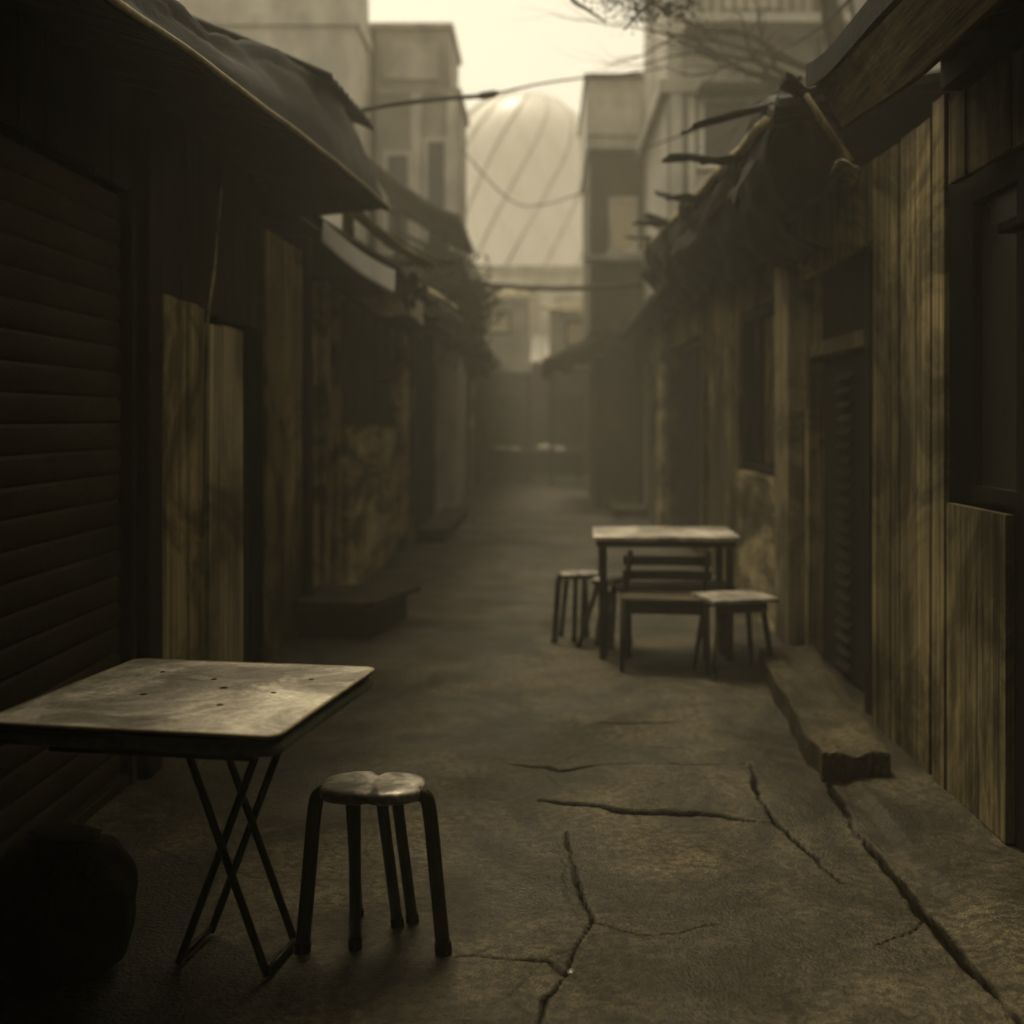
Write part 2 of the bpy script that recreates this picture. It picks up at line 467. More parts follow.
def l1_eave(y):
    t = (y - 2.97) / 4.33
    return (-1.13 + .13 * max(-1.2, t), 2.53 + .26 * max(-1.2, t) + .02 * math.sin(math.pi * max(0, min(1, t))))
def l1_roof(u, v):
    y = -9 + 16.3 * u
    x, z = l1_eave(y)
    return (x + (-4.7 - x) * v, y, z + (3.55 - z) * v + .02 * min(1, v * 8) * math.sin(y * 30) + .02 * nz(y * 1.5, v * 4, 0))
rf.grid(l1_roof, 360, 12, (0, 0, .03))
roof = rf.build('roof', M['tin_dark'], hs)
pts = [(l1_eave(y)[0] + .012, y, l1_eave(y)[1] + .015 + .02 * nz(y * 1.5, 0, 0)) for y in [-9 + 16.3 * i / 90 for i in range(91)]]
MB().tube(pts, .011, 8).build('roof_edge_strip', M['tin_pale'], hs, smooth=True)
MB().add([(x, y, z) for y in (-9, 7.28) for x, z in ((-1.7, 2.865), (-1.7, 2.87), (-4.6, 3.5), (-4.6, 2.865))], [(0, 1, 2, 3), (7, 6, 5, 4), (0, 4, 5, 1), (1, 5, 6, 2), (2, 6, 7, 3), (3, 7, 4, 0)]).build('gable', M['dark'], hs)
MB().add([(x, y, z) for y in (7.2, 7.29) for x, z in ((-1.03, 2.785), (-1.65, 2.72), (-4.6, 2.72), (-4.6, 3.54))], [(0, 1, 2, 3), (7, 6, 5, 4), (0, 4, 5, 1), (1, 5, 6, 2), (2, 6, 7, 3), (3, 7, 4, 0)]).build('gable_board', M['wood_dark'], hs)
MB().box(-4.5, -1.72, 7.3, 7.95, 2.87, 3.0).build('gable', M['wood_dark'], hs)
# tarpaulin heaped over its roof edge
tp = MB()
def tarp_fn(u, v):
    y = 2.2 + 5.6 * u
    ridge = 2.84 + .20 * (y - 3.9) + .03 * math.sin(y * 2.6)
    if y > 6.6: ridge -= .5 * (y - 6.6) ** 2
    xe, ze = l1_eave(y)
    xr = -1.24 - .02 * math.sin(y * 1.7)
    if v < .45:
        k = v / .45
        x = xe - .03 + (xr - xe + .03) * k; z = ze + .02 + (ridge - ze) * (k ** .75)
    else:
        k = (v - .45) / .55
        x = xr - 1.3 * k; z = ridge + (ze + .38 - ridge) * k
    s = math.sin(math.pi * min(1, v * 1.2))
    return (x + .05 * s * nz(y * 1.2, v * 5, 0, 1), y, z + .035 * s * nz(y * 1.1, v * 6, 4, 1) + .03 * s * nz(y * 3.5 + v * 4, v * 9, 6, 1) + .012 * s * nz(y * 9, v * 18, 6, 1))
t_ = tp.grid(tarp_fn, 90, 36, (0, 0, -.012)).build('tarpaulin', M['tarp'], None, smooth=True, loc=(-1.3, 4.5, 2.6))
tag(t_, "long dark tarpaulin heaped along the shutter house roof", "tarpaulin")
s_ = MB()
sheet_roof(s_, (-1.12, 6.0, 3.25), (-1.18, 8.0, 3.46), (-1.75, 5.6, 3.42), (-1.9, 7.7, 3.75), 10, .012, .012, .02)
tag(s_.build('roof_sheet', M['tin_dark'], None, loc=(-1.4, 7, 3.4)), "loose grey metal sheet lying over the dark tarpaulin", "roof sheet")
v_ = thing("vent_pipe", "pale short vent pipe standing at the far end of the tarpaulin", "vent pipe", (-1.42, 8.3, 2.7))
MB().tube([(-1.42, 8.3, 2.6), (-1.42, 8.3, 3.62)], .045, 12).build('pipe', M['plaster'], v_, smooth=True)
MB().tube([(-1.42, 8.3, 3.62), (-1.42, 8.3, 3.66), (-1.42, 8.3, 3.72)], [.075, .075, .02], 12).build('cap', M['tin_dark'], v_)

# plaster house behind it
h2 = thing("plaster_house", "low house with stained plaster wall and small pale awning", "house", (-3, 10.5, 0))
w = MB().box(-4.6, -1.79, 8.0, 13.5, 0, 2.6)
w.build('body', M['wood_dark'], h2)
MB().add([(x, y, z) for y in (8.02, 13.4) for x, z in ((-1.12, 2.46), (-2.9, 3.66), (-4.6, 2.64), (-4.6, 2.46))], [(0, 1, 2, 3), (7, 6, 5, 4), (0, 4, 5, 1), (1, 5, 6, 2), (2, 6, 7, 3), (3, 7, 4, 0)]).build('gable', M['wood_dark'], h2)
MB().box(-1.79, -1.60, 8.42, 8.56, 0, 2.5).build('door_post', M['wood'], h2)
MB().box(-1.79, -1.62, 9.0, 9.12, 0, 2.5).build('door_post', M['wood'], h2)
w = MB()
w.grid(lambda u, v: (XL + .02 + .015 * nz(u * 6, v * 4, 0) - .012 * max(0, nz(u * 3, v * 3, 8)), 9.5 + 3.2 * u, 1.36 * v + (.08 * nz(u * 7, 0, 0) if v > .95 else 0)), 40, 20, (-.12, 0, 0))
w.build('wall', M['plaster'], h2)
MB().box(-1.79, -1.58, 12.75, 13.3, 0, 2.45).build('pillar', M['plaster'], h2)
MB().planks(-1.69, 1, 9.5, 12.7, 1.36, 2.5, w=.5, jit=.015).build('upper_panel', M['plaster_dark'], h2)
MB().planks(-1.74, 1, 8.56, 9.0, 0, 2.2, w=.2).build('door', M['dark'], h2)
rf = MB(); sheet_roof(rf, (-1.03, 8.1, 2.50), (-1.03, 13.4, 2.62), (-2.9, 8.1, 3.72), (-2.9, 13.4, 3.85), 26, .02, .02, .05)
sheet_roof(rf, (-4.7, 8.1, 2.6), (-4.7, 13.4, 2.7), (-2.92, 8.1, 3.72), (-2.92, 13.4, 3.85), 26, .02, .02, .05)
rf.build('roof', M['tin_dark'], h2)
for y, c in ((7.95, 'facade'), (8.75, 'tin_pale')):
    MB().grid(lambda u, v: (-1.04 - .5 * u, y + .04 * v, 2.47 + .36 * u - .04 * math.sin(u * 3) - .14 * (1 - v)), 12, 4, (0, 0, .02)).build('barge_board', M[c], h2)
MB().grid(lambda u, v: (-1.72 + .70 * u, 9.45 + 3.6 * v, 2.62 - .22 * u * u + .03 * nz(u * 3, v * 6, 0)), 10, 24, (0, 0, .015)).build('awning', M['tin_pale'], h2)
MB().grid(lambda u, v: (-1.72 + .72 * u, 9.43, 2.64 - .22 * u * u - (.22 - .05 * math.sin(u * 9)) * v), 14, 3, (0, .012, 0)).build('awning_flap', M['white'], h2)

def far_house(label, side, y0, y1, xf, htop, openings, pillars, wall_m, ridge=1.0, eave=.5, loc=None, curve=0.0, name="alley_house"):
    """side -1 = left row, +1 = right row."""
    out = -side
    t = thing(name, label, "house", loc or (side * 3, (y0 + y1) / 2, 0))
    w = MB().box(min(side * 4.6, xf - out * .16), max(side * 4.6, xf - out * .16), y0, y1, 0, htop)
    cuts = sorted([(a, b, z0, z1) for a, b, z0, z1, k in openings])
    y = y0
    for a, b, z0, z1 in cuts:
        if a > y + .05: w.planks(xf, out, y, a - .01, 0, htop - .1, w=.3, th=.16)
        if z0 > .1: w.planks(xf - out * .01, out, a, b, 0, z0, w=.35, th=.14)
        if z1 < htop - .2: w.planks(xf - out * .012, out, a, b, z1, htop - .1, w=.4, th=.14)
        y = b + .01
    if y1 > y + .05: w.planks(xf, out, y, y1, 0, htop - .1, w=.3, th=.16)
    w.build('wall', wall_m, t)
    for a, b, z0, z1, k in openings:
        xr = xf - out * .10
        if k == 'door':
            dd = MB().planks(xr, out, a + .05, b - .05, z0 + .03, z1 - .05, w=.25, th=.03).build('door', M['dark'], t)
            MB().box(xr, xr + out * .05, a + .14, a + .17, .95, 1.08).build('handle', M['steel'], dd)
        else:
            fo = MB().ring('yz', xr, xr + out * .08, a, b, z0, z1, .06).build('window', M['wood_dark'], t)
            MB().box(min(xr, xr + out * .07), max(xr, xr + out * .07), (a + b) / 2 - .025, (a + b) / 2 + .025, z0 + .06, z1 - .06).build('mullion', M['wood_dark'], fo)
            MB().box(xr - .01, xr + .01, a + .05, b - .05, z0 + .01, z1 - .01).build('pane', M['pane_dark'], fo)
    for a, b, m in pillars:
        MB().box(min(xf, xf + out * .06), max(xf, xf + out * .06), a, b, 0, htop - .05).build('pillar', M[m], t, bevel=.01)
    rf = MB()
    xe = xf + out * eave
    def fn(u, v):
        x = xe + (side * 4.7 - xe) * v
        z = htop - .12 + ridge * v + curve * (1 - v) ** 4 + .04 * nz(u * 5, v * 3, y0)
        yy = y0 - .15 + (y1 - y0 + .2) * u
        return (x, yy, z + .03 * math.sin(yy * 2 * math.pi / .24))
    rf.grid(fn, int((y1 - y0) / .04), 14, (0, 0, .05))
    rf.build('roof', M['tin_dark'], t)
    return t

far_house("dim timber house with a wide dark doorway past the plaster wall", -1, 13.55, 20.4, -1.55, 3.0,
          [(13.65, 17.9, 0, 2.6, 'door'), (18.7, 19.6, 1.0, 2.2, 'window')], [(18.0, 18.5, 'plaster')], M['wood'], curve=.12, eave=.55)
far_house("hazy low house at the far left end of the alley", -1, 20.45, 30, -1.5, 2.9,
          [(21.2, 22.6, 0, 2.2, 'door'), (24, 25.5, .9, 2.1, 'window'), (26.5, 28, 0, 2.2, 'door')], [(23, 23.5, 'plaster')], M['plaster_dark'], eave=.45)
# upper curved tile eave above the plaster house
ue = thing("tiled_canopy", "dark curved tile canopy sloping down over the left side of the alley", "canopy", (-1.5, 14, 3.7))
MB().grid(lambda u, v: (-2.1 + 1.12 * u, 13.2 + 2.6 * v, 4.45 - .95 * u + .22 * u ** 3 + .04 * math.sin(v * 40)), 16, 60, (0, 0, .07)).build('tiles', M['tin_dark'], ue)
MB().bar((-2.0, 13.3, 3.0), (-2.0, 13.3, 4.3), .09, .09).bar((-2.0, 13.3, 4.0), (-1.1, 13.3, 3.58), .06, .06).build('bracket', M['wood_dark'], ue)
MB().bar((-2.0, 15.6, 3.0), (-2.0, 15.6, 4.3), .09, .09).bar((-2.0, 15.6, 4.0), (-1.1, 15.6, 3.58), .06, .06).build('bracket', M['wood_dark'], ue)

light_block_house = thing("alley_house", "unseen dark house added behind the viewer to block light along the alley", "house", (0, -10, 0))  # added out of view; stops horizon light entering from the rear
MB().box(-4.6, 4.6, -12, -9.3, 0, 4.5).build('wall', M['wood_dark'], light_block_house)
MB().box(-4.8, 4.8, -12.2, -9.1, 4.5, 4.7).build('roof', M['tin_dark'], light_block_house)
MB().box(-.6, .4, -9.34, -9.25, 0, 2.1).build('door', M['dark'], light_block_house)

shade_canvas = thing("awning", "unseen canvas added over the alley behind the viewer to shade the foreground", "awning", (0, -3, 2.7))  # added out of view, only to darken the near ground and table
MB().grid(lambda u, v: (-1.35 + 2.6 * u, -9 + 11.2 * v, 2.72 - .12 * math.sin(math.pi * u) + .03 * math.sin(v * 30)), 12, 60, (0, 0, .015)).build('canvas', M['tarp'], shade_canvas, smooth=True)

# ------------------------------------------------------------------ right row
h1 = thing("timber_house", "weathered board house with dark window on the near right", "house", (3, 1, 0))
MB().box(1.70, 4.6, -9, 5.5, 0, 2.72).build('wall', M['dark'], h1)
w = MB()
w.planks(XR, -1, -9, 2.1, 0, 2.75, w=.17)
w.planks(XR, -1, 3.87, 4.44, .02, 1.13, w=1.2, gap=.004, jit=.004)
w.planks(XR + .01, -1, 2.1, 4.44, 2.35, 2.68, w=.19, gap=.005)
w.planks(XR - .015, -1, 4.45, 4.585, 0, 2.72, w=.2, gap=.004)
w.planks(XR, -1, 4.645, 5.46, 0, 2.68, w=.17, gap=.009, jit=.008, lean=.03)
tag(w.build('boards', M['wood'], h1), "streaked weathered boards")
MB().box(1.58, 1.70, 2.12, 2.24, 0, 2.34).build('door_post', M['wood_dark'], h1)
MB().box(1.585, 1.70, 3.76, 3.865, 0, 2.345).build('door_post', M['wood_dark'], h1)
dd = MB().planks(1.66, -1, 2.26, 3.75, .03, 2.0, w=.2).build('door', M['wood_dark'], h1)
MB().box(1.59, 1.632, 3.58, 3.61, .95, 1.1).build('handle', M['steel'], dd)
MB().box(1.56, 1.68, 2.25, 3.75, 2.0, 2.08).box(1.53, 1.60, 2.2, 3.9, 2.08, 2.12).build('door_lintel', M['wood_dark'], h1, bevel=.008)
wo_ = MB().ring('yz', 1.63, 1.69, 3.88, 4.435, 1.15, 2.33, .05).build('window', M['dark'], h1)
MB().box(1.665, 1.675, 3.93, 4.38, 1.2, 2.28).build('pane', M['pane_dark'], wo_)
rf = MB()
def r1(u, v):
    y = -9 + 13.5 * u
    up = .10 * max(0, (y - 3.0) / 1.5) ** 2 + .05 * max(0, (3.2 - y) / 3)
    return (1.02 + 3.7 * v, y, 2.66 + .8 * v + up * (1 - v) + .03 * (1 - v) * nz(y * 1.3, 0, 4) + .012 * min(1, v * 6) * math.sin(y * 30))
rf.grid(r1, 260, 10, (0, 0, .09)).build('roof', M['tin_dark'], h1)
fb = MB().grid(lambda u, v: (1.04 + .10 * v + .02 * nz(u * 5, v, 0), -4 + 8.42 * u, (2.66 + .05 * max(0, (3.2 + 4 - 8.42 * u - 4) / 3) + .08 * max(0, (u * 8.42 - 7.0) / 1.5) ** 2) - .16 * v + .012 * nz(u * 14, v * 2, 1)), 90, 4, (.02, 0, 0))
fb.build('fascia', M['fascia'], h1)
MB().add([(x, y, z) for y in (-9, 4.45) for x, z in ((1.53, 2.725), (1.53, 2.838), (4.6, 3.46), (4.6, 2.725))], [(0, 1, 2, 3), (7, 6, 5, 4), (0, 4, 5, 1), (1, 5, 6, 2), (2, 6, 7, 3), (3, 7, 4, 0)]).build('gable', M['dark'], h1)

# house with the louvred door
h3 = thing("timber_house", "board house with louvred doorway and shuttered window behind the chairs", "house", (3, 8, 0))
MB().box(1.74, 4.6, 5.5, 10.88, 0, 2.75).build('wall', M['dark'], h3)
w = MB()
w.planks(XR + .02, -1, 5.5, 7.15, 2.3, 2.7, w=.3)
w.build('lintel', M['wood'], h3)
MB().planks(XR + .01, -1, 7.62, 9.2, 2.28, 2.7, w=.2).build('lintel', M['wood'], h3)
MB().planks(XR, -1, 9.22, 10.86, 0, 2.7, w=.26, jit=.015).build('boards', M['wood'], h3)
w = MB().grid(lambda u, v: (XR - .01 + .02 * nz(u * 5, v * 5, 1), 7.62 + 1.58 * u, 1.05 * v), 24, 18, (.17, 0, 0))
tag(w.build('base_wall', M['plaster'], h3), "stained plaster below the window")
MB().box(XR - .035, 1.74, 7.18, 7.6, 0, 2.7).build('pillar', M['wood_pale'], h3, bevel=.012)
MB().box(XR + .02, 1.72, 6.86, 6.94, 0, 1.9).build('door_post', M['wood'], h3)
MB().box(XR + .02, 1.72, 5.56, 5.66, 0, 2.28).build('door_post', M['wood_dark'], h3)
MB().box(XR + .025, 1.715, 5.66, 6.86, 1.82, 1.9).build('door_lintel', M['wood'], h3)
dl = MB().box(1.66, 1.70, 5.68, 6.84, .04, 1.8)
dl = dl.build('door', M['wood_dark'], h3)
lv = MB()
for k in range(22):
    z = .12 + k * .075
    lv.add([(1.655, 6.18, z), (1.655, 6.46, z), (1.625, 6.46, z - .035), (1.625, 6.18, z - .035), (1.655, 6.18, z + .012), (1.655, 6.46, z + .012), (1.625, 6.46, z - .023), (1.625, 6.18, z - .023)],
           [(3, 2, 1, 0), (4, 5, 6, 7), (0, 1, 5, 4), (1, 2, 6, 5), (2, 3, 7, 6), (3, 0, 4, 7)])
lv.build('louvre', M['wood_dark'], dl)
MB().tube([(1.66, 5.8, 1.0), (1.61, 5.8, 1.0), (1.61, 5.8, 1.12), (1.66, 5.8, 1.12)], .01, 8).build('handle', M['steel'], dl)
wo_ = MB().ring('yz', 1.60, 1.70, 7.62, 9.2, 1.07, 2.27, .055).build('window', M['wood_dark'], h3)
MB().box(1.59, 1.69, 8.55, 8.62, 1.13, 2.21).build('mullion', M['wood_dark'], wo_)
MB().planks(1.64, -1, 7.68, 8.54, 1.13, 2.21, w=.16).build('shutter', M['wood'], wo_)
MB().box(1.67, 1.68, 8.62, 9.14, 1.12, 2.22).build('pane', M['pane_dark'], wo_)
rf = MB(); sheet_roof(rf, (1.10, 5.4, 2.84), (1.10, 12.6, 3.22), (4.7, 5.4, 3.6), (4.7, 12.6, 3.9), 34, .025, .04, .06, curl=.06)
rf.build('roof', M['tin_dark'], h3)
MB().tube([(1.08, 5.6 + .35 * i, 2.9 + .0195 * i + .02 * nz(i * .7, 0, 0)) for i in range(21)], .03, 8).build('roof_edge_strip', M['tin_pale'], h3, smooth=True)

dr = MB()
drape(dr, lambda u: (1.10 + .02 * math.sin(u * 20), 5.5 + 7.3 * u, 2.86 + .37 * u + .05 * nz(u * 6, 0, 0)),
      lambda u: (1.36 + .06 * math.sin(u * 9), 5.7 + 7.2 * u, 2.30 + .42 * u + .10 * nz(u * 7, 2, 0)), 130, 26, -1, .12, .11, 3)
tag(dr.build('tarpaulin', M['tarp'], None, smooth=True, loc=(1.2, 9, 2.6)), "sagging dark tarpaulin folded under the right hand roof edge", "tarpaulin")
# ragged strips hanging from the roof edges
rr = random.Random(5)
def rag(x, y, z, w, h, label, group):
    sd_ = rr.uniform(0, 50); tw = rr.uniform(-.5, .5)
    def fn(u, v):
        e = 1 - .35 * v * (.5 + nz(u * 3, sd_, 0))
        return (x + .06 * math.sin(v * 3 + sd_) + .04 * nz(u * 3, v * 3, sd_) + tw * .12 * v, y + w * (u - .5) * (1 - .4 * v) + .05 * tw * v, z - h * v * e)
    o = MB().grid(fn, 10, 14, (.006, 0, 0)).build('rag', M['tarp'], None, smooth=True, loc=(x, y, z))
    tag(o, label, 'rag', group)
for k in range(11):
    y = 5.9 + k * .62 + rr.uniform(-.2, .2)
    rag(1.05 + rr.uniform(-.03, .06), y, 2.86 + .05 * (y - 5.5) + rr.uniform(-.04, .04), rr.uniform(.15, .5), rr.uniform(.18, .5), "dark torn rag hanging off the edge of the right roof over the tables", "torn rags along the right roof")
for k in range(5):
    y = 8.6 + k * 1.0 + rr.uniform(-.2, .2)
    rag(-1.0 + rr.uniform(-.05, .03), y, 2.52 + rr.uniform(-.04, .06), rr.uniform(.2, .5), rr.uniform(.12, .3), "dark torn rag hanging off the low roof of the plaster house", "torn rags along the left roof")
def loose(x, y, z, L, w, az, el, m, label, cat, group, name):
    sd_ = rr.uniform(0, 50)
    d = Vector((math.cos(az) * math.cos(el), math.sin(az) * math.cos(el), math.sin(el)))
    r_ = d.cross(Vector((0, 0, 1))).normalized()
    def fn(u, v):
        p = Vector((x, y, z)) + d * (L * (u - .5)) + r_ * (w * (v - .5) * (1 + .3 * nz(u * 4, sd_, v)))
        p.z += .05 * L * math.sin(u * 3 + sd_) + .02 * nz(u * 5, v * 4, sd_)
        return p
    o = MB().grid(fn, 14, 5, (0, 0, .014)).build(name, M[m], None, loc=(x, y, z))
    tag(o, label, cat, group)
for k in range(9):
    y = 5.8 + k * .75 + rr.uniform(-.2, .2)
    loose(1.12 + rr.uniform(-.06, .1), y, 2.93 + .05 * (y - 5.5) + rr.uniform(-.06, .1), rr.uniform(.4, .8), rr.uniform(.1, .22), R(rr.uniform(120, 215)), R(rr.uniform(-22, 25)), rr.choice(['tin_dark', 'wood_dark', 'tin_dark']),
          "dark loose board or sheet poking out over the right roof edge", "roof board", "loose boards on the right roof edge", "loose_board")
for k in range(8):
    y = 8.2 + k * .7 + rr.uniform(-.2, .2)
    loose(-1.08 + rr.uniform(-.06, .06), y, 2.62 + rr.uniform(-.05, .3), rr.uniform(.4, .8), rr.uniform(.12, .28), R(rr.uniform(-40, 40)), R(rr.uniform(-35, 5)), rr.choice(['tin_dark', 'wood_dark', 'tin_pale']),
          "loose board or sheet poking out over the low left roof edge", "roof board", "loose boards on the left roof edge", "loose_board")
# bundle on the roof: gathered dark cloth
bd = MB()
def bundle(u, v):
    a = 2 * math.pi * u; k = math.pi * v
    r = math.sin(k) ** .7
    x, y, z = .25 * r * math.cos(a), .42 * r * math.sin(a), -.27 * math.cos(k)
    f = 1 + .28 * nz(x * 3, y * 3, z * 3) + .16 * nz(x * 8, y * 5, z * 2, 1)
    return (1.33 + x * f, 6.2 + y * f, 2.9 + z * f)
o = bd.grid(bundle, 60, 30).build('cloth_bundle', M['tarp'], None, smooth=True, loc=(1.38, 6.0, 2.98))
tag(o, "black bundle of gathered cloth sitting on the right roof edge", "bundle")
bs = MB().grid(lambda u, v: (1.06 + .25 * u, 5.05 + .16 * v, 2.95 - .07 * math.sin(math.pi * u) * (1 - .3 * v) + .01 * u + .02 * nz(u * 4, v * 4, 0)), 20, 10, (0, 0, .03))
tag(bs.build('bent_sheet', M['tarp'], None, loc=(1.25, 5.2, 2.9)), "dark bent metal sheet with upturned ends above the cloth bundle", "metal sheet")
st = MB().tube([(1.13, 4.98, 2.86), (1.19, 4.96, 2.75), (1.26, 4.94, 2.64), (1.31, 4.92, 2.56)], [.012, .015, .014, .012], 8)
tag(st.build('pole', M['wood'], None, smooth=True, loc=(1.24, 4.95, 2.68)), "pale short pole leaning against the corner of the near right roof", "pole")
sc_ = MB().grid(lambda u, v: (1.22 + .1 * u, 4.8 + .12 * v, 2.53 - .05 * u * u - .03 * v + .02 * nz(u * 4, v * 5, 2)), 14, 10, (0, 0, .01))
tag(sc_.build('cloth', M['wood_pale'], None, smooth=True, loc=(1.35, 4.9, 2.5)), "torn pale cloth scrap hanging at the near right roof corner", "cloth")

far_house("timber house with wide dark doorway beyond the shuttered window", 1, 10.95, 16.4, 1.50, 2.8,
          [(11.1, 13.9, 0, 2.3, 'door'), (15.3, 16.1, 1.0, 2.1, 'window')], [(14.2, 14.9, 'plaster')], M['wood'], eave=.4)
far_house("hazy low house at the far right end of the alley", 1, 16.5, 30, 1.5, 2.9,
          [(17, 19.5, 0, 2.3, 'door'), (21, 22.5, .9, 2.1, 'window'), (24, 25.6, 0, 2.2, 'door')], [(19.7, 20.5, 'plaster')], M['plaster_dark'], eave=.4)
aw = thing("awning", "brown sloping canvas awning over the hazy far right doorway", "awning", (1.0, 20, 2.7))
MB().grid(lambda u, v: (-.05 + 1.75 * u, 18.6 + 4 * v, 2.42 + .85 * u - .06 * math.sin(math.pi * v * 3) - .1 * math.sin(math.pi * u)), 20, 24, (0, 0, .02)).build('canvas', M['plaster_dark'], aw, smooth=True)
MB().grid(lambda u, v: (-.05 + 1.5 * u, 18.57 + .02 * math.sin(u * 22), 2.43 + .72 * u - .1 * math.sin(math.pi * u) - (.3 + .04 * math.sin(u * 30)) * v), 30, 4, (0, .01, 0)).build('valance', M['plaster_dark'], aw, smooth=True)
for y in (18.65, 22.5):
    MB().tube([(-.02, y, 2.4), (1.6, y, 3.25)], .02, 8).build('pole', M['steel'], aw)

# ------------------------------------------------------------------ upper buildings in the haze
def tower(name, label, x0, x1, y0, y1, z1, m, wins, bands=(), pilasters=(), roof=True, z0=0.0):
    t = thing(name, label, "building", ((x0 + x1) / 2, (y0 + y1) / 2, z0))
    MB().box(x0, x1, y0, y1, z0, z1).build('wall', m, t)
    for a, b, c, e, pm in wins:
        yf = y0 - .05
        fo = MB().ring('xz', yf, y0 + .02, a - .06, b + .06, c - .06, e + .06, .06).build('window', M['facade'], t)
        MB().box(a - .1, b + .1, yf - .08, y0, c - .1, c - .062).build('sill', M['facade'], fo)
        MB().box(a, b, y0 - .02, y0 + .02, c, e).build('pane', M[pm], fo)
    for za, zb, o in bands:
        MB().box(x0 - o, x1 + o, y0 - o, y1 + o, za, zb).build('cornice', m, t)
    for a, b, za, zb in pilasters:
        MB().box(a, b, y0 - .09, y0, za, zb).build('pilaster', M['facade'], t)
    if roof: MB().box(x0 - .1, x1 + .1, y0 - .1, y1 + .1, z1, z1 + .12).build('roof', m, t)
    return t

tower("apartment_block", "big blank pale building rising behind the tarpaulin", -7.5, -2.62, 15.9, 17.1, 9.0, M['facade'], [(-5.9, -5.1, 5.6, 6.8, 'pane_dark')], bands=((6.9, 7.05, .06),))
tower("narrow_tower", "narrow pale tower house with pilasters on the left of the sky gap", -2.75, -1.3, 17.2, 19, 6.4, M['facade_mid'],
      [(-2.35, -2.05, 4.0, 5.4, 'pane_dark'), (-1.75, -1.5, 4.0, 5.6, 'pane_dark')], pilasters=((-2.0, -1.85, 3, 6.3), (-1.46, -1.32, 3, 6.3)), bands=((6.3, 6.4, .05),), roof=False)
bp_ = bpy.data.objects['narrow_tower']
MB().box(-2.72, -1.42, 17.25, 18.9, 6.4, 7.3).build('top_storey', M['facade_mid'], bp_)
MB().box(-2.8, -1.37, 17.15, 19, 7.3, 7.38).build('roof', M['facade_mid'], bp_)
tower("apartment_block", "tall grey building with a wide boxed window on the right", 1.55, 6.5, 14.5, 18, 8.6, M['facade_mid'],
      [(2.0, 3.4, 4.7, 5.45, 'pane_dark'), (2.3, 2.9, 6.7, 7.9, 'pane_pale')], bands=((5.55, 5.72, .12),), pilasters=((1.58, 1.72, 3, 8.5), (1.8, 1.88, 3, 5.5)))
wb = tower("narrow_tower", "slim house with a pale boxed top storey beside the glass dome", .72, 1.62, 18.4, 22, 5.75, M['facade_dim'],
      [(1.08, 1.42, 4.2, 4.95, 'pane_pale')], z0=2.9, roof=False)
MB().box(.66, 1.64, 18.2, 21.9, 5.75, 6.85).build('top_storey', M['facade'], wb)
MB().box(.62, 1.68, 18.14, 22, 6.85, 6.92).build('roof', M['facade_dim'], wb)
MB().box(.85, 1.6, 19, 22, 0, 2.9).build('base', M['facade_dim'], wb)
tower("apartment_block", "dim flat roofed block rising behind the slim house", 1.2, 4.5, 22.5, 26, 7.7, M['facade_mid'], [(1.6, 2.2, 5.8, 6.8, 'pane_dark')])

gb = bpy.data.objects['apartment_block.001']
MB().box(1.7, 3.7, 13.85, 14.5, 6.25, 6.36).build('balcony_slab', M['facade'], gb)
rl = MB().box(1.7, 3.7, 13.86, 13.9, 7.1, 7.15)
for k in range(15): rl.box(1.72 + k * .138, 1.745 + k * .138, 13.865, 13.89, 6.35, 7.11)
rl.build('balcony_rail', M['facade_dim'], gb)
MB().box(1.9, 3.6, 13.95, 14.5, 5.5, 5.56).build('canopy', M['facade_dim'], gb)
for x in (1.95, 2.75): MB().tube([(x + 1.5, 14.44, 3), (x + 1.5, 14.44, 8.5)], .04, 8).build('drain_pipe', M['facade_dim'], gb)
nb = bpy.data.objects['narrow_tower']
MB().box(-2.4, -1.5, 16.75, 17.2, 3.75, 3.83).build('balcony_slab', M['facade_dim'], nb)
MB().tube([(-2.55, 17.14, 3), (-2.55, 17.14, 7.3)], .035, 8).build('drain_pipe', M['facade_dim'], nb)
MB().box(-2.45, -1.6, 17.2, 17.245, 6.55, 7.1).build('blank_panel', M['facade'], nb)
sb = bpy.data.objects['narrow_tower.001']
MB().box(.62, 1.6, 17.9, 18.4, 3.95, 4.03).build('balcony_slab', M['facade_mid'], sb)
MB().box(.66, 1.5, 18.14, 18.2, 5.95, 6.6).build('blank_panel', M['facade'], sb)

# glass dome on the hall at the back
dm = thing("domed_hall", "pale hall with a ribbed glass dome closing the view", "building", (-.75, 37, 0))
DC, DR_, DZ = Vector((-.75, 37, 0)), 2.55, 9.35
def dome(u, v):
    a = 2 * math.pi * u
    z = 5.8 + v * 2 * (DZ - 5.8) if v < .5 else DZ + DR_ * math.sin((v - .5) * math.pi)
    r = DR_ if v < .5 else DR_ * math.cos((v - .5) * math.pi * .999)
    return (DC.x + r * math.cos(a), DC.y + r * math.sin(a), z)
MB().grid(dome, 48, 32).build('dome', M['dome_glass'], dm, smooth=True)
for k in range(14):
    a0 = 2 * math.pi * k / 14
    pts = []
    for i in range(25):
        v = i / 24
        x, y, z = dome((a0 + 1.5 * v) / (2 * math.pi), v * .98)
        pts.append((DC.x + (x - DC.x) * 1.01, DC.y + (y - DC.y) * 1.01, z))
    MB().tube(pts, .032, 6).build('rib', M['facade_mid'], dm)
MB().box(-4.5, 3.2, 34, 42, 0, 5.8).build('wall', M['facade'], dm)
MB().box(-4.6, 3.3, 33.9, 42, 5.8, 6.0).build('cornice', M['facade_mid'], dm)
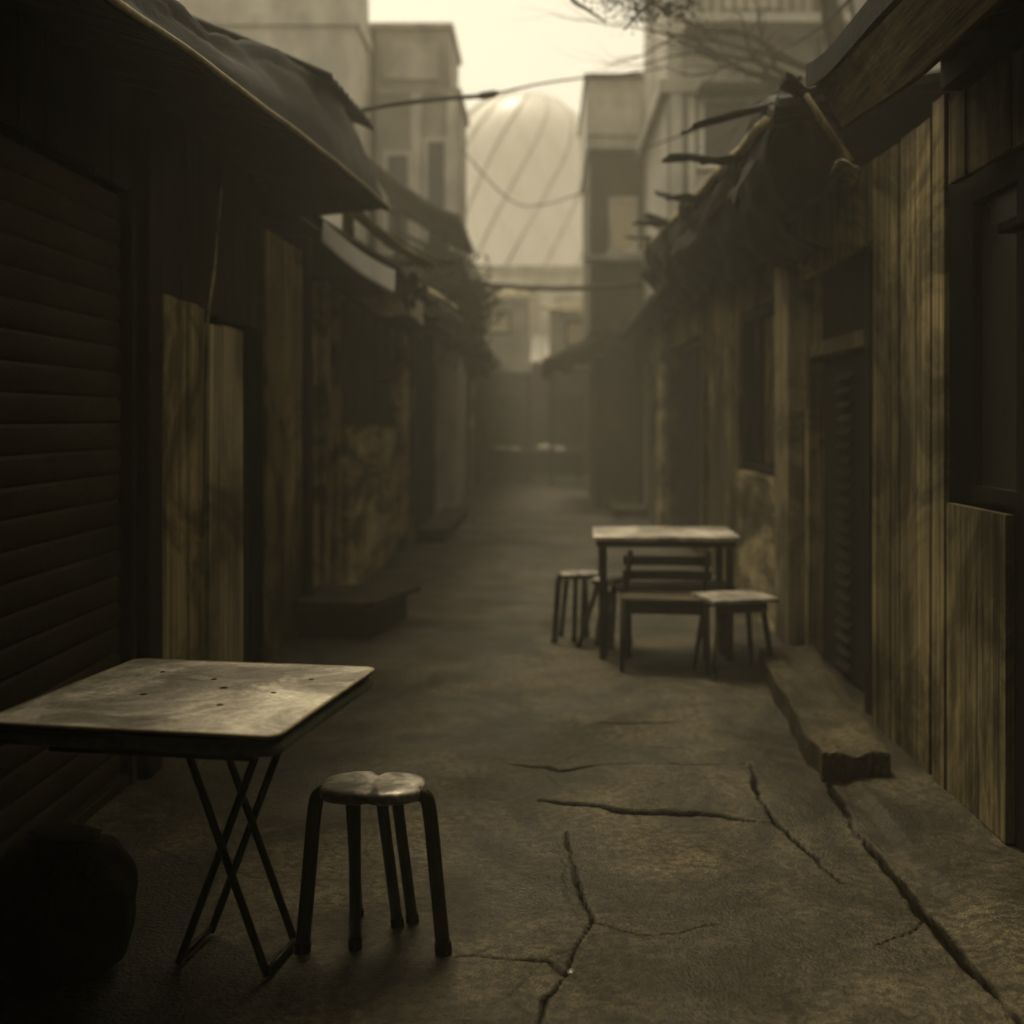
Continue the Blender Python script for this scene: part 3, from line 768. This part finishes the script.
for a in (-2.4, -1.0, .4, 1.6):
    fo = MB().ring('xz', 33.9, 34, a - .08, a + .78, 3.52, 5.08, .08).build('window', M['facade_mid'], dm)
    MB().box(a, a + .7, 33.96, 34.02, 3.6, 5.0).build('pane', M['pane_pale'], fo)

eh = thing("end_house", "low dark house with pitched tin roof across the end of the alley", "house", (-.3, 32, 0))
MB().box(-3.2, 3.0, 31, 33.5, 0, 3.0).build('wall', M['facade_dim'], eh)
MB().grid(lambda u, v: (-3.4 + 6.6 * u, 30.5 + 3.3 * v, 2.95 + 1.0 * v + .03 * math.sin(u * 120)), 200, 6, (0, 0, .05)).build('roof', M['facade_mid'], eh)
for a in (-1.55, .1):
    MB().box(a, a + .95, 30.94, 31.02, 0, 2.1).build('door', M['dark'], eh)
fo = MB().ring('xz', 30.93, 31.02, 1.2, 2.1, .9, 2.0, .06).build('window', M['wood_dark'], eh)
MB().box(1.26, 2.04, 30.96, 30.99, .96, 1.94).build('pane', M['pane_dark'], fo)

def shed(label, x0, x1, y0, y1, z0, z1, m, slope):
    t = thing("shed", label, "shed", ((x0 + x1) / 2, (y0 + y1) / 2, 0))
    MB().box(x0, x1, y0, y1, z0, z1).build('wall', M[m], t)
    for px_ in (x0 + .05, x1 - .05):
        MB().box(px_ - .05, px_ + .05, y0 + .05, y0 + .15, 0, z0).build('post', M['wood_dark'], t)
    MB().grid(lambda u, v: (x0 - .2 + (x1 - x0 + .4) * u, y0 - .5 + (y1 - y0 + .6) * v, z1 - .08 + .35 * v + slope * u + .025 * math.sin(u * (x1 - x0) * 26)), 80, 6, (0, 0, .05)).build('roof', M['tin_pale'], t)
    fo = MB().ring('xz', y0 - .04, y0 + .02, x0 + .35, x0 + .95, z1 - .85, z1 - .3, .05).build('window', M['wood_dark'], t)
    MB().box(x0 + .4, x0 + .9, y0 - .015, y0 + .012, z1 - .8, z1 - .35).build('pane', M['pane_pale'], fo)
shed("pale upper shed with a tilted tin roof left of the middle under the dome", -1.75, -.35, 27.4, 29, 2.6, 4.35, 'facade', .15)
shed("grey upper shed with a tin roof right of the middle under the dome", .1, 1.45, 25.6, 28, 2.6, 3.95, 'facade_mid', -.25)
# stall at the end
sl = thing("market_stall", "long dark trestle stall standing across the far end of the alley", "stall", (-.15, 29, 0))
MB().box(-1.35, .95, 28.4, 29.4, .62, .68).build('top', M['facade_dim'], sl)
MB().box(-1.3, .9, 28.45, 28.5, .1, .62).build('front_cloth', M['dark'], sl)
for x in (-1.25, .85):
    for y in (28.55, 29.3):
        MB().box(x - .04, x + .04, y - .04, y + .04, 0, .62).build('leg', M['dark'], sl)
for i, (x, s, lab) in enumerate(((-1.15, .13, "white bundle on the left end of the far stall"), (-.78, .1, "small white bundle beside the end of the far stall top"), (.02, .15, "largest white bundle in the middle of the far stall"), (.35, .1, "small white bundle right of the middle of the far stall"))):
    b = MB().grid(lambda u, v: (x + s * 1.6 * math.sin(math.pi * v) * math.cos(2 * math.pi * u), 28.85 + s * math.sin(math.pi * v) * math.sin(2 * math.pi * u), .68 + s * .45 * (1 - math.cos(math.pi * v)) + .02 * nz(u * 5, v * 4, i)), 16, 10)
    tag(b.build('bundle', M['white'], None, smooth=True, loc=(x, 28.85, .68)), lab, "bundle", "white bundles on the far stall")

# ------------------------------------------------------------------ beam, cables, cord
tag(MB().tube([(-1.25 + 2.6 * i / 20, 15.6 + .3 * i / 20, 3.32 - .07 * math.sin(math.pi * i / 20) + .015 * nz(i * .6, 0, 0)) for i in range(21)], .035, 8)
    .build('pole', M['wood_dark'], None, smooth=True, loc=(0, 15.7, 3.3)), "dark thin pole spanning the alley below the glass dome", "pole")
def px3(px, py, d): return ((px - CX) / F * d, d, H + (CY - py) / F * d)
ks = [px3(308, 108, 8.0), px3(345, 112, 8.2), px3(395, 104, 8.6), px3(450, 98, 9.2), px3(488, 95, 9.7), px3(540, 84, 10.6), px3(590, 77, 11.6), px3(640, 72, 12.8), px3(668, 66, 14.5)]
def smooth_path(ks, n=8):
    out = []
    for i in range(len(ks) - 1):
        p0, p1, p2, p3 = [Vector(ks[max(0, min(len(ks) - 1, i + j))]) for j in (-1, 0, 1, 2)]
        for k in range(n):
            t = k / n
            out.append(.5 * ((2 * p1) + (p2 - p0) * t + (2 * p0 - 5 * p1 + 4 * p2 - p3) * t * t + (3 * p1 - p0 - 3 * p2 + p3) * t ** 3))
    out.append(Vector(ks[-1]))
    return out
path = smooth_path(ks)
rad = [.02 if i < 32 else .010 for i in range(len(path))]
for i in (31, 32, 33): rad[i] = .034
tag(MB().tube(path, rad, 8).build('cable', M['cable'], None, smooth=True, loc=path[0]), "black knotted cable strung across the alley under the sky", "cable")
c2 = smooth_path([(-1.60, 5.70, 2.66), (-1.602, 5.58, 2.2), (-1.604, 5.46, 1.88), (-1.606, 5.43, 1.4), (-1.61, 5.42, .9)])
tag(MB().tube(c2, .006, 6).build('cord', M['wood_pale'], None, smooth=True, loc=c2[0]), "thin pale cord hanging in front of the board doors", "cord")

for ks_, lab in (([px3(640, 150, 14.6), px3(700, 128, 11), px3(760, 100, 8), px3(800, 78, 5.2)], "thin dark wire sagging from the boxed window to the near right roof"),
                ([px3(462, 150, 17), px3(520, 205, 19), px3(592, 190, 18.1)], "thin wire sagging low between the two narrow towers"),
                ([px3(655, 40, 14.4), px3(730, 62, 12), px3(800, 40, 9), px3(870, -20, 6)], "thin wire crossing the pale wall of the tall right building")):
    w_ = smooth_path(ks_)
    tag(MB().tube(w_, .011, 6).build('wire', M['cable'], None, smooth=True, loc=w_[0]), lab, "wire")
pg = MB().grid(lambda u, v: (ground_pt(571, 971)[0] + .011 * math.sin(math.pi * v) * math.cos(6.2832 * u), ground_pt(571, 971)[1] + .016 * math.sin(math.pi * v) * math.sin(6.2832 * u), -.004 - .008 * math.cos(math.pi * v)), 14, 8)
tag(pg.build('pebble', M['seat'], None, smooth=True, loc=(*ground_pt(571, 971), 0)), "small shiny pale pebble lying in the forked crack", "pebble")

# ------------------------------------------------------------------ tree over the right roofs
tr = thing("tree", "bare tree behind the right roofs with twigs over the sky", "tree", (3.2, 11.8, 0))
lim = MB(); twig_ends = []
def limb(p, d, L, r, depth):
    p, d = Vector(p), Vector(d).normalized()
    pts, rs = [p.copy()], [r]
    n = 7
    for i in range(n):
        d = (d + Vector((random.uniform(-.22, .22), random.uniform(-.22, .22), random.uniform(-.2, .2)))).normalized()
        p = p + d * L / n
        pts.append(p.copy()); rs.append(r * (1 - .75 * (i + 1) / n))
        if depth > 0 and i > 1 and random.random() < .75:
            s = (d + Vector((random.uniform(-.9, .9), random.uniform(-.7, .7), random.uniform(-.6, .6)))).normalized()
            limb(p, s, L * .5, rs[-1] * .7, depth - 1)
        if depth <= 1: twig_ends.append(p.copy())
    lim.tube(pts, rs, 6)
lim.tube([(3.2, 11.8, 0), (3.15, 11.7, 1.5), (3.05, 11.5, 3.2), (2.9, 11.2, 4.6), (2.75, 11, 5.4)], [.2, .17, .15, .12, .09], 10)
limb((2.95, 11.3, 4.3), (-.75, -.75, .38), 2.0, .06, 2)
limb((2.9, 11.2, 4.6), (-.8, -.35, .2), 1.7, .05, 2)
limb((2.8, 11.1, 5.0), (-.5, -.9, .25), 2.2, .05, 2)
limb((2.75, 11.0, 5.4), (-.2, -.6, .5), 2.2, .05, 2)
limb((2.85, 11.1, 4.8), (.5, -.6, .4), 2.2, .05, 2)
for dd_, L_ in (((-.8, -.9, -.05), 2.0), ((-.95, -.6, .12), 1.9), ((-.6, -.9, -.2), 1.8), ((-.3, -1, .05), 2.0)):
    limb((2.8, 11.0, 4.7), dd_, L_, .045, 2)
lim.build('trunk', M['bark'], tr)
def leaf_cluster(mb, c, r, n, s=.05):
    for _ in range(n):
        q = Vector((random.gauss(0, 1), random.gauss(0, 1), random.gauss(0, 1))) * r * .5 + c
        a = Vector((random.uniform(-1, 1), random.uniform(-1, 1), random.uniform(-1, 1))).normalized()
        b = a.cross(Vector((random.uniform(-1, 1), random.uniform(-1, 1), 1))).normalized()
        k = s * random.uniform(.6, 1.3)
        mb.add([q - a * k, q + b * k * .45, q + a * k, q - b * k * .45], [(0, 1, 2, 3)])
lf = MB()
for e in twig_ends[:0]:
    if random.random() < .2: leaf_cluster(lf, e, .22, random.randint(4, 10), .025)
leaf_cluster(lf, Vector(px3(630, -6, 8.2)), .22, 260, .022)
leaf_cluster(lf, Vector(px3(675, -20, 8.4)), .26, 260, .022)
lf.build('crown', M['leaf'], tr)
tw = thing("branch", "dark forked branch tip with leaves at the top of the sky", "branch", px3(640, -30, 8.0))
MB().tube(smooth_path([px3(648, -70, 8.2), px3(600, -30, 8.1), px3(572, -4, 8), px3(588, 10, 8), px3(606, 22, 7.9)], 5), [.03 - .0012 * i for i in range(21)], 6).tube(
    smooth_path([px3(648, -70, 8.2), px3(640, -20, 8), px3(648, 2, 7.9), px3(636, 16, 7.8), px3(624, 30, 7.8)], 5), [.03 - .0012 * i for i in range(21)], 6).build('stem', M['bark'], tw)
l2 = MB()
for px, py, n in ((640, 6, 60), (655, 2, 60), (610, 0, 40), (632, 14, 20), (590, 2, 14), (668, 8, 60), (688, 2, 40), (650, 18, 20)): leaf_cluster(l2, Vector(px3(px, py, 7.95)), .09, n * 2, .018)
l2.build('leaves', M['leaf'], tw)

# creeper at the left row
cp = thing("creeper", "dark bushy creeper hanging off the left roofs over the alley", "plant", (-1.1, 14.6, 2.9))
l3 = MB()
for c, r, n in (((-1.15, 14.2, 3.15), .32, 260), ((-.95, 14.5, 2.95), .3, 260), ((-1.2, 14.8, 2.7), .35, 260), ((-1.0, 14.4, 2.45), .25, 160), ((-1.25, 13.6, 3.3), .3, 160), ((-.85, 14.8, 2.2), .16, 70)):
    leaf_cluster(l3, Vector(c), r, n * 6, .045)
l3.build('leaves', M['leaf'], cp)
MB().tube(smooth_path([(-1.5, 14.8, 2.9), (-1.25, 14.5, 3.1), (-1.0, 14.5, 2.9), (-.95, 14.6, 2.3)], 6), .02, 6).tube(smooth_path([(-1.5, 14.8, 2.9), (-1.3, 14.0, 3.3), (-1.2, 13.6, 3.3)], 6), .018, 6).build('stem', M['bark'], cp)

# ------------------------------------------------------------------ steps and slabs
def slab(name, label, cat, x0, x1, y0, y1, h, m, seed, taper=None):
    def fn(u, v):
        e = .03 * nz(u * 5, v * 6, seed)
        if taper:
            return (x0 + taper[0] * v + (x1 - x0 + taper[1] * v - taper[0] * v) * u + .03 * nz(v * 9, seed, 0) * (1 - u), y0 + (y1 - y0) * v + (.03 * nz(u * 7, seed, 5) if v < .02 else 0), h + e * .5 - (.03 * max(0, nz(u * 6, 2, seed)) if v < .05 else 0))
        return (x0 + (x1 - x0) * u + (.03 * nz(v * 9, seed, 0) if u < .02 or u > .98 else 0), y0 + (y1 - y0) * v + (.025 * nz(u * 9, seed, 5) if v < .02 or v > .98 else 0), h + e * .35)
    mb = MB()
    nu, nv = 14, max(10, int((y1 - y0) / .06))
    P, Q = [], []
    W = nu + 1
    top = [Vector(fn(i / nu, j / nv)) for j in range(nv + 1) for i in range(W)]
    bot = [Vector((p.x + .012 * nz(p.x * 9, p.y * 9, 1), p.y + .012 * nz(p.x * 9, p.y * 9, 6), -.03)) for p in top]
    N = len(top)
    Q = [(j * W + i, j * W + i + 1, (j + 1) * W + i + 1, (j + 1) * W + i) for j in range(nv) for i in range(nu)]
    edge = list(range(W)) + [j * W + nu for j in range(1, nv + 1)] + [nv * W + i for i in range(nu - 1, -1, -1)] + [j * W for j in range(nv - 1, 0, -1)]
    Q += [(b, a, a + N, b + N) for a, b in zip(edge, edge[1:] + edge[:1])]
    mb.add(top + bot, Q)
    o = mb.build(name, m, None, loc=((x0 + x1) / 2, (y0 + y1) / 2, 0), bevel=.012)
    return tag(o, label, cat)
slab("door_step", "long broken concrete step before the louvred doorway", "step", 1.09, 1.38, 4.58, 6.75, .125, M['slab'], 1.3, (.16, .2))
ds = thing("door_step", "wooden block step with slab top outside the left doorway", "step", (-1.35, 7.95, 0))
MB().prism([(-1.64, 7.62), (-1.18, 7.62), (-1.0, 8.35), (-1.64, 8.35)], -.02, .20).build('block', M['wood_dark'], ds, bevel=.012)
MB().prism([(-1.66, 7.58), (-1.12, 7.58), (-.90, 8.4), (-1.66, 8.4)], .202, .25).build('slab', M['slab'], ds, bevel=.01)
slab("door_step", "low stone step at the dim doorway past the plaster wall", "step", -1.52, -1.15, 13.6, 17.3, .16, M['slab'], 4.4)
slab("door_step", "flat pale step in front of the far hazy right doorway", "step", 1.0, 1.5, 16.8, 19.6, .16, M['slab'], 6.1)

# ------------------------------------------------------------------ near table
def rrect(hx, hy, r, n=6):
    out = []
    for cx, cy, a0 in ((hx - r, hy - r, 0), (-hx + r, hy - r, 90), (-hx + r, -hy + r, 180), (hx - r, -hy + r, 270)):
        for k in range(n + 1):
            a = R(a0 + 90 * k / n); out.append((cx + r * math.cos(a), cy + r * math.sin(a)))
    return out
nt = thing("folding_table", "square folding table with worn pale top beside the roller shutter", "table", (-.895, 2.955, 0), R(-9.5))
tt = MB()
def top_fn(ol, z0, z1): tt.prism(ol, z0, z1)
top_fn(rrect(.362, .355, .03), .743, .752)
tt.build('tabletop', M['table_top'], nt, world=False, bevel=.004)
MB().prism(rrect(.345, .338, .03), .731, .7425).build('underlay', M['dark'], nt, world=False)
MB().prism(rrect(.366, .36, .04), .700, .7305).build('rim', M['table_rim'], nt, world=False, bevel=.012)
MB().box(-.26, .26, -.24, .26, .655, .6995).build('apron', M['dark'], nt, world=False)
for sy in (.05, .24):
    MB().tube([(-.08, sy, .66), (.17, sy, .012)], .011, 10).build('leg', M['steel'], nt, world=False, smooth=True)
    MB().tube([(.16, sy + .03, .66), (-.09, sy + .03, .012)], .011, 10).build('leg', M['steel'], nt, world=False, smooth=True)
MB().tube([(.17, .05, .02), (.17, .24, .02)], .009, 8).build('foot_bar', M['steel'], nt, world=False, smooth=True)
MB().tube([(-.09, .08, .02), (-.09, .27, .02)], .009, 8).build('foot_bar', M['steel'], nt, world=False, smooth=True)
for x, y, r in ((.05, .05, .012), (-.02, .14, .009), (.2, .02, .008), (.24, .18, .008), (-.12, -.05, .01), (.12, -.12, .009), (-.2, .2, .008)):
    MB().tube([(x, y, .7522), (x, y, .7532)], [r, r * .7], 12).build('rivet', M['dark'], nt, world=False)
ol = rrect(.3645, .3575, .032)
MB().tube([(a, b, .7485) for a, b in ol + [ol[0]]], .0048, 8, cap=False).build('edge_trim', M['tin_pale'], nt, world=False, smooth=True)

# ------------------------------------------------------------------ stools
def bent_stool(label, loc, rz, group):
    t = thing("stool", label, "stool", loc, rz, group)
    s = MB()
    def pad(u, v):
        a = 2 * math.pi * u; k = math.pi * (v - .5)
        ex = lambda c, p: math.copysign(abs(c) ** p, c)
        x = .142 * ex(math.cos(a), .6) * ex(math.cos(k), .35)
        g = math.exp(-(x / .012) ** 2)
        y = .10 * ex(math.sin(a), .6) * ex(math.cos(k), .35) * (1 - .14 * g)
        top = math.sin(k) > 0
        return (x, y, .435 + .022 * ex(math.sin(k), .55) - (.007 * g + .003 * nz(x * 14, y * 14, 3) if top else 0))
    s.grid(pad, 96, 24)
    s.build('seat', M['seat'], t, world=False, smooth=True)
    legs = [((-.115, -.03), (-.185, -.05)), ((.115, -.03), (.20, -.03)), ((-.04, -.05), (-.045, -.02)), ((.025, -.02), (.045, .13)), ((-.075, .05), (-.085, .19)), ((.05, .06), (.085, .15))]
    for i, ((ax, ay), (bx, by)) in enumerate(legs):
        p = Vector((ax, ay, .43)); q = Vector((bx, by, 0))
        if i < 2:
            m1 = Vector((ax + (bx - ax) * .35, ay + (by - ay) * .2, .428)); m2 = Vector((ax + (bx - ax) * .55, ay + (by - ay) * .3, .385))
            pts = smooth_path([p, m1, m2, m2.lerp(q, .5), q], 6)
        else:
            pts = [p, p.lerp(q, .5), q]
        lg = MB().tube(pts, .020 if i < 2 else .0165, 12).build('leg', M['steel'], t, world=False, smooth=True)
        e = (Vector(pts[-1]) - Vector(pts[-2])).normalized()
        MB().tube([q - e * .03, q - e * .002], .0235 if i < 2 else .0195, 12).build('rubber_foot', M['dark'], lg, world=False)
    return t
bent_stool("bent tube metal stool with split seat next to the near table", (-.474, 3.17, 0), R(-3), "bent tube stools")
bent_stool("bent tube metal stool farther left of the far table", (.23, 7.55, 0), R(12), "bent tube stools")
bent_stool("bent tube metal stool tucked against the left leg of the far table", (.42, 7.3, 0), R(60), "bent tube stools")

# ------------------------------------------------------------------ far table
ft = thing("wooden_table", "long wooden table with pale top among the chairs by the right wall", "table", (.74, 7.2, 0), R(-2))
MB().prism(rrect(.44, .34, .02), .725, .752).build('tabletop', M['table_top'], ft, world=False, bevel=.005)
for q in ((-.40, .40, -.30, -.28), (-.40, .40, .28, .30), (-.42, -.40, -.28, .28), (.40, .42, -.28, .28)):
    MB().box(*q, .685, .7245).build('apron', M['wood_dark'], ft, world=False)
for x in (-.38, .38):
    for y in (-.27, .27):
        MB().box(x - .022, x + .022, y - .022, y + .022, 0, .7245).build('leg', M['wood_dark'], ft, world=False, bevel=.004)

# low slatted chair before the table
ch = thing("chair", "low dark wooden chair with slatted back in front of the far table", "chair", (.70, 6.72, 0), R(-6))
MB().prism(rrect(.25, .17, .03), .405, .43).build('seat', M['wood_seat_dark'], ch, world=False, bevel=.006)
for x in (-.235, .235):
    MB().tube([(x, -.15, .405), (x * 1.04, -.17, 0)], [.019, .015], 10).build('leg', M['steel'], ch, world=False, smooth=True)
    MB().tube([(x, .15, .405), (x * 1.02, .18, 0)], [.018, .015], 10).build('leg', M['steel'], ch, world=False, smooth=True)
    MB().tube([(x, .155, .43), (x + .03, .21, .66)], .016, 10).build('back_post', M['steel'], ch, world=False, smooth=True)
for z in (.515, .60):
    y = .17 + (z - .45) * .22
    MB().grid(lambda u, v: (-.25 + .53 * u, y - .02 * math.sin(math.pi * u) * -1, z - .028 + .056 * v), 12, 2, (0, .016, 0)).build('back_slat', M['wood_dark'], ch, world=False)
for q in ((-.155, -.14), (.135, .15)):
    MB().box(-.22, .22, *q, .34, .405).build('apron', M['wood_dark'], ch, world=False)

lb = thing("bench", "low dark plank bench pushed under the far table", "bench", (.80, 7.12, 0), R(3))
MB().box(-.36, .36, -.13, .13, .40, .435).build('seat', M['wood_seat_dark'], lb, world=False, bevel=.006)
for x in (-.3, .3):
    MB().box(x - .02, x + .02, -.11, .11, 0, .3995).build('leg', M['wood_dark'], lb, world=False)

# square stool at the right
ss = thing("stool", "square plank topped stool with splayed legs near the louvred door", "stool", (1.075, 6.56, 0), R(14))
for k in range(3):
    MB().box(-.19, .2, -.17 + k * .115, -.06 + k * .115, .428, .452, jit=.003).build('seat_plank', M['table_top'], ss, world=False, bevel=.004)
for q in ((-.13, -.11), (.11, .13)):
    MB().box(-.15, .15, *q, .37, .4275).build('apron', M['wood_dark'], ss, world=False)
for x in (-1, 1):
    for y in (-1, 1):
        MB().tube([(x * .13, y * .10, .427), (x * .18, y * .15, 0)], [.018, .014], 10).build('leg', M['wood'] if (x, y) == (-1, -1) else M['wood_dark'], ss, world=False, smooth=True)

# sack under the near table
sk = MB()
def sack(u, v):
    a = 2 * math.pi * u; k = math.pi * v
    r = (math.sin(k) ** .55) * (1.1 - .35 * v)
    x, y, z = .21 * r * math.cos(a), .19 * r * math.sin(a), .37 * (1 - math.cos(k)) / 2
    f = (1 + .16 * nz(x * 5, y * 5, z * 5) + .08 * nz(x * 13, y * 13, z * 5) + .05 * math.sin(a * 9 + 3 * z * 8) * v) * (1 if v < .86 else (.45 if v < .93 else 1.3))
    return (-1.28 + x * f + .06 * z, 3.02 + y * f, max(0, z * (1 + .1 * nz(x * 4, y * 4, 1))))
sk.grid(sack, 48, 30)
tag(sk.build('sack', M['sack'], None, smooth=True, loc=(-1.24, 3.02, 0)), "dark slumped sack on the ground under the near table", "sack")

# ------------------------------------------------------------------ haze
hz = MB().box(-8, 8, -8, 46, -1, 14).build('haze', bpy.data.materials.new("haze"))
hm = hz.data.materials[0]; hm.use_nodes = True
hn = hm.node_tree.nodes; hn.clear()
pv = hn.new("ShaderNodeVolumePrincipled"); pv.inputs['Color'].default_value = (.97, .90, .71, 1); pv.inputs['Density'].default_value = .0095
pv.inputs['Anisotropy'].default_value = .35
ho = hn.new("ShaderNodeOutputMaterial"); hm.node_tree.links.new(pv.outputs[0], ho.inputs['Volume'])
tag(hz, "pale mist filling the alley", "haze", kind="stuff")
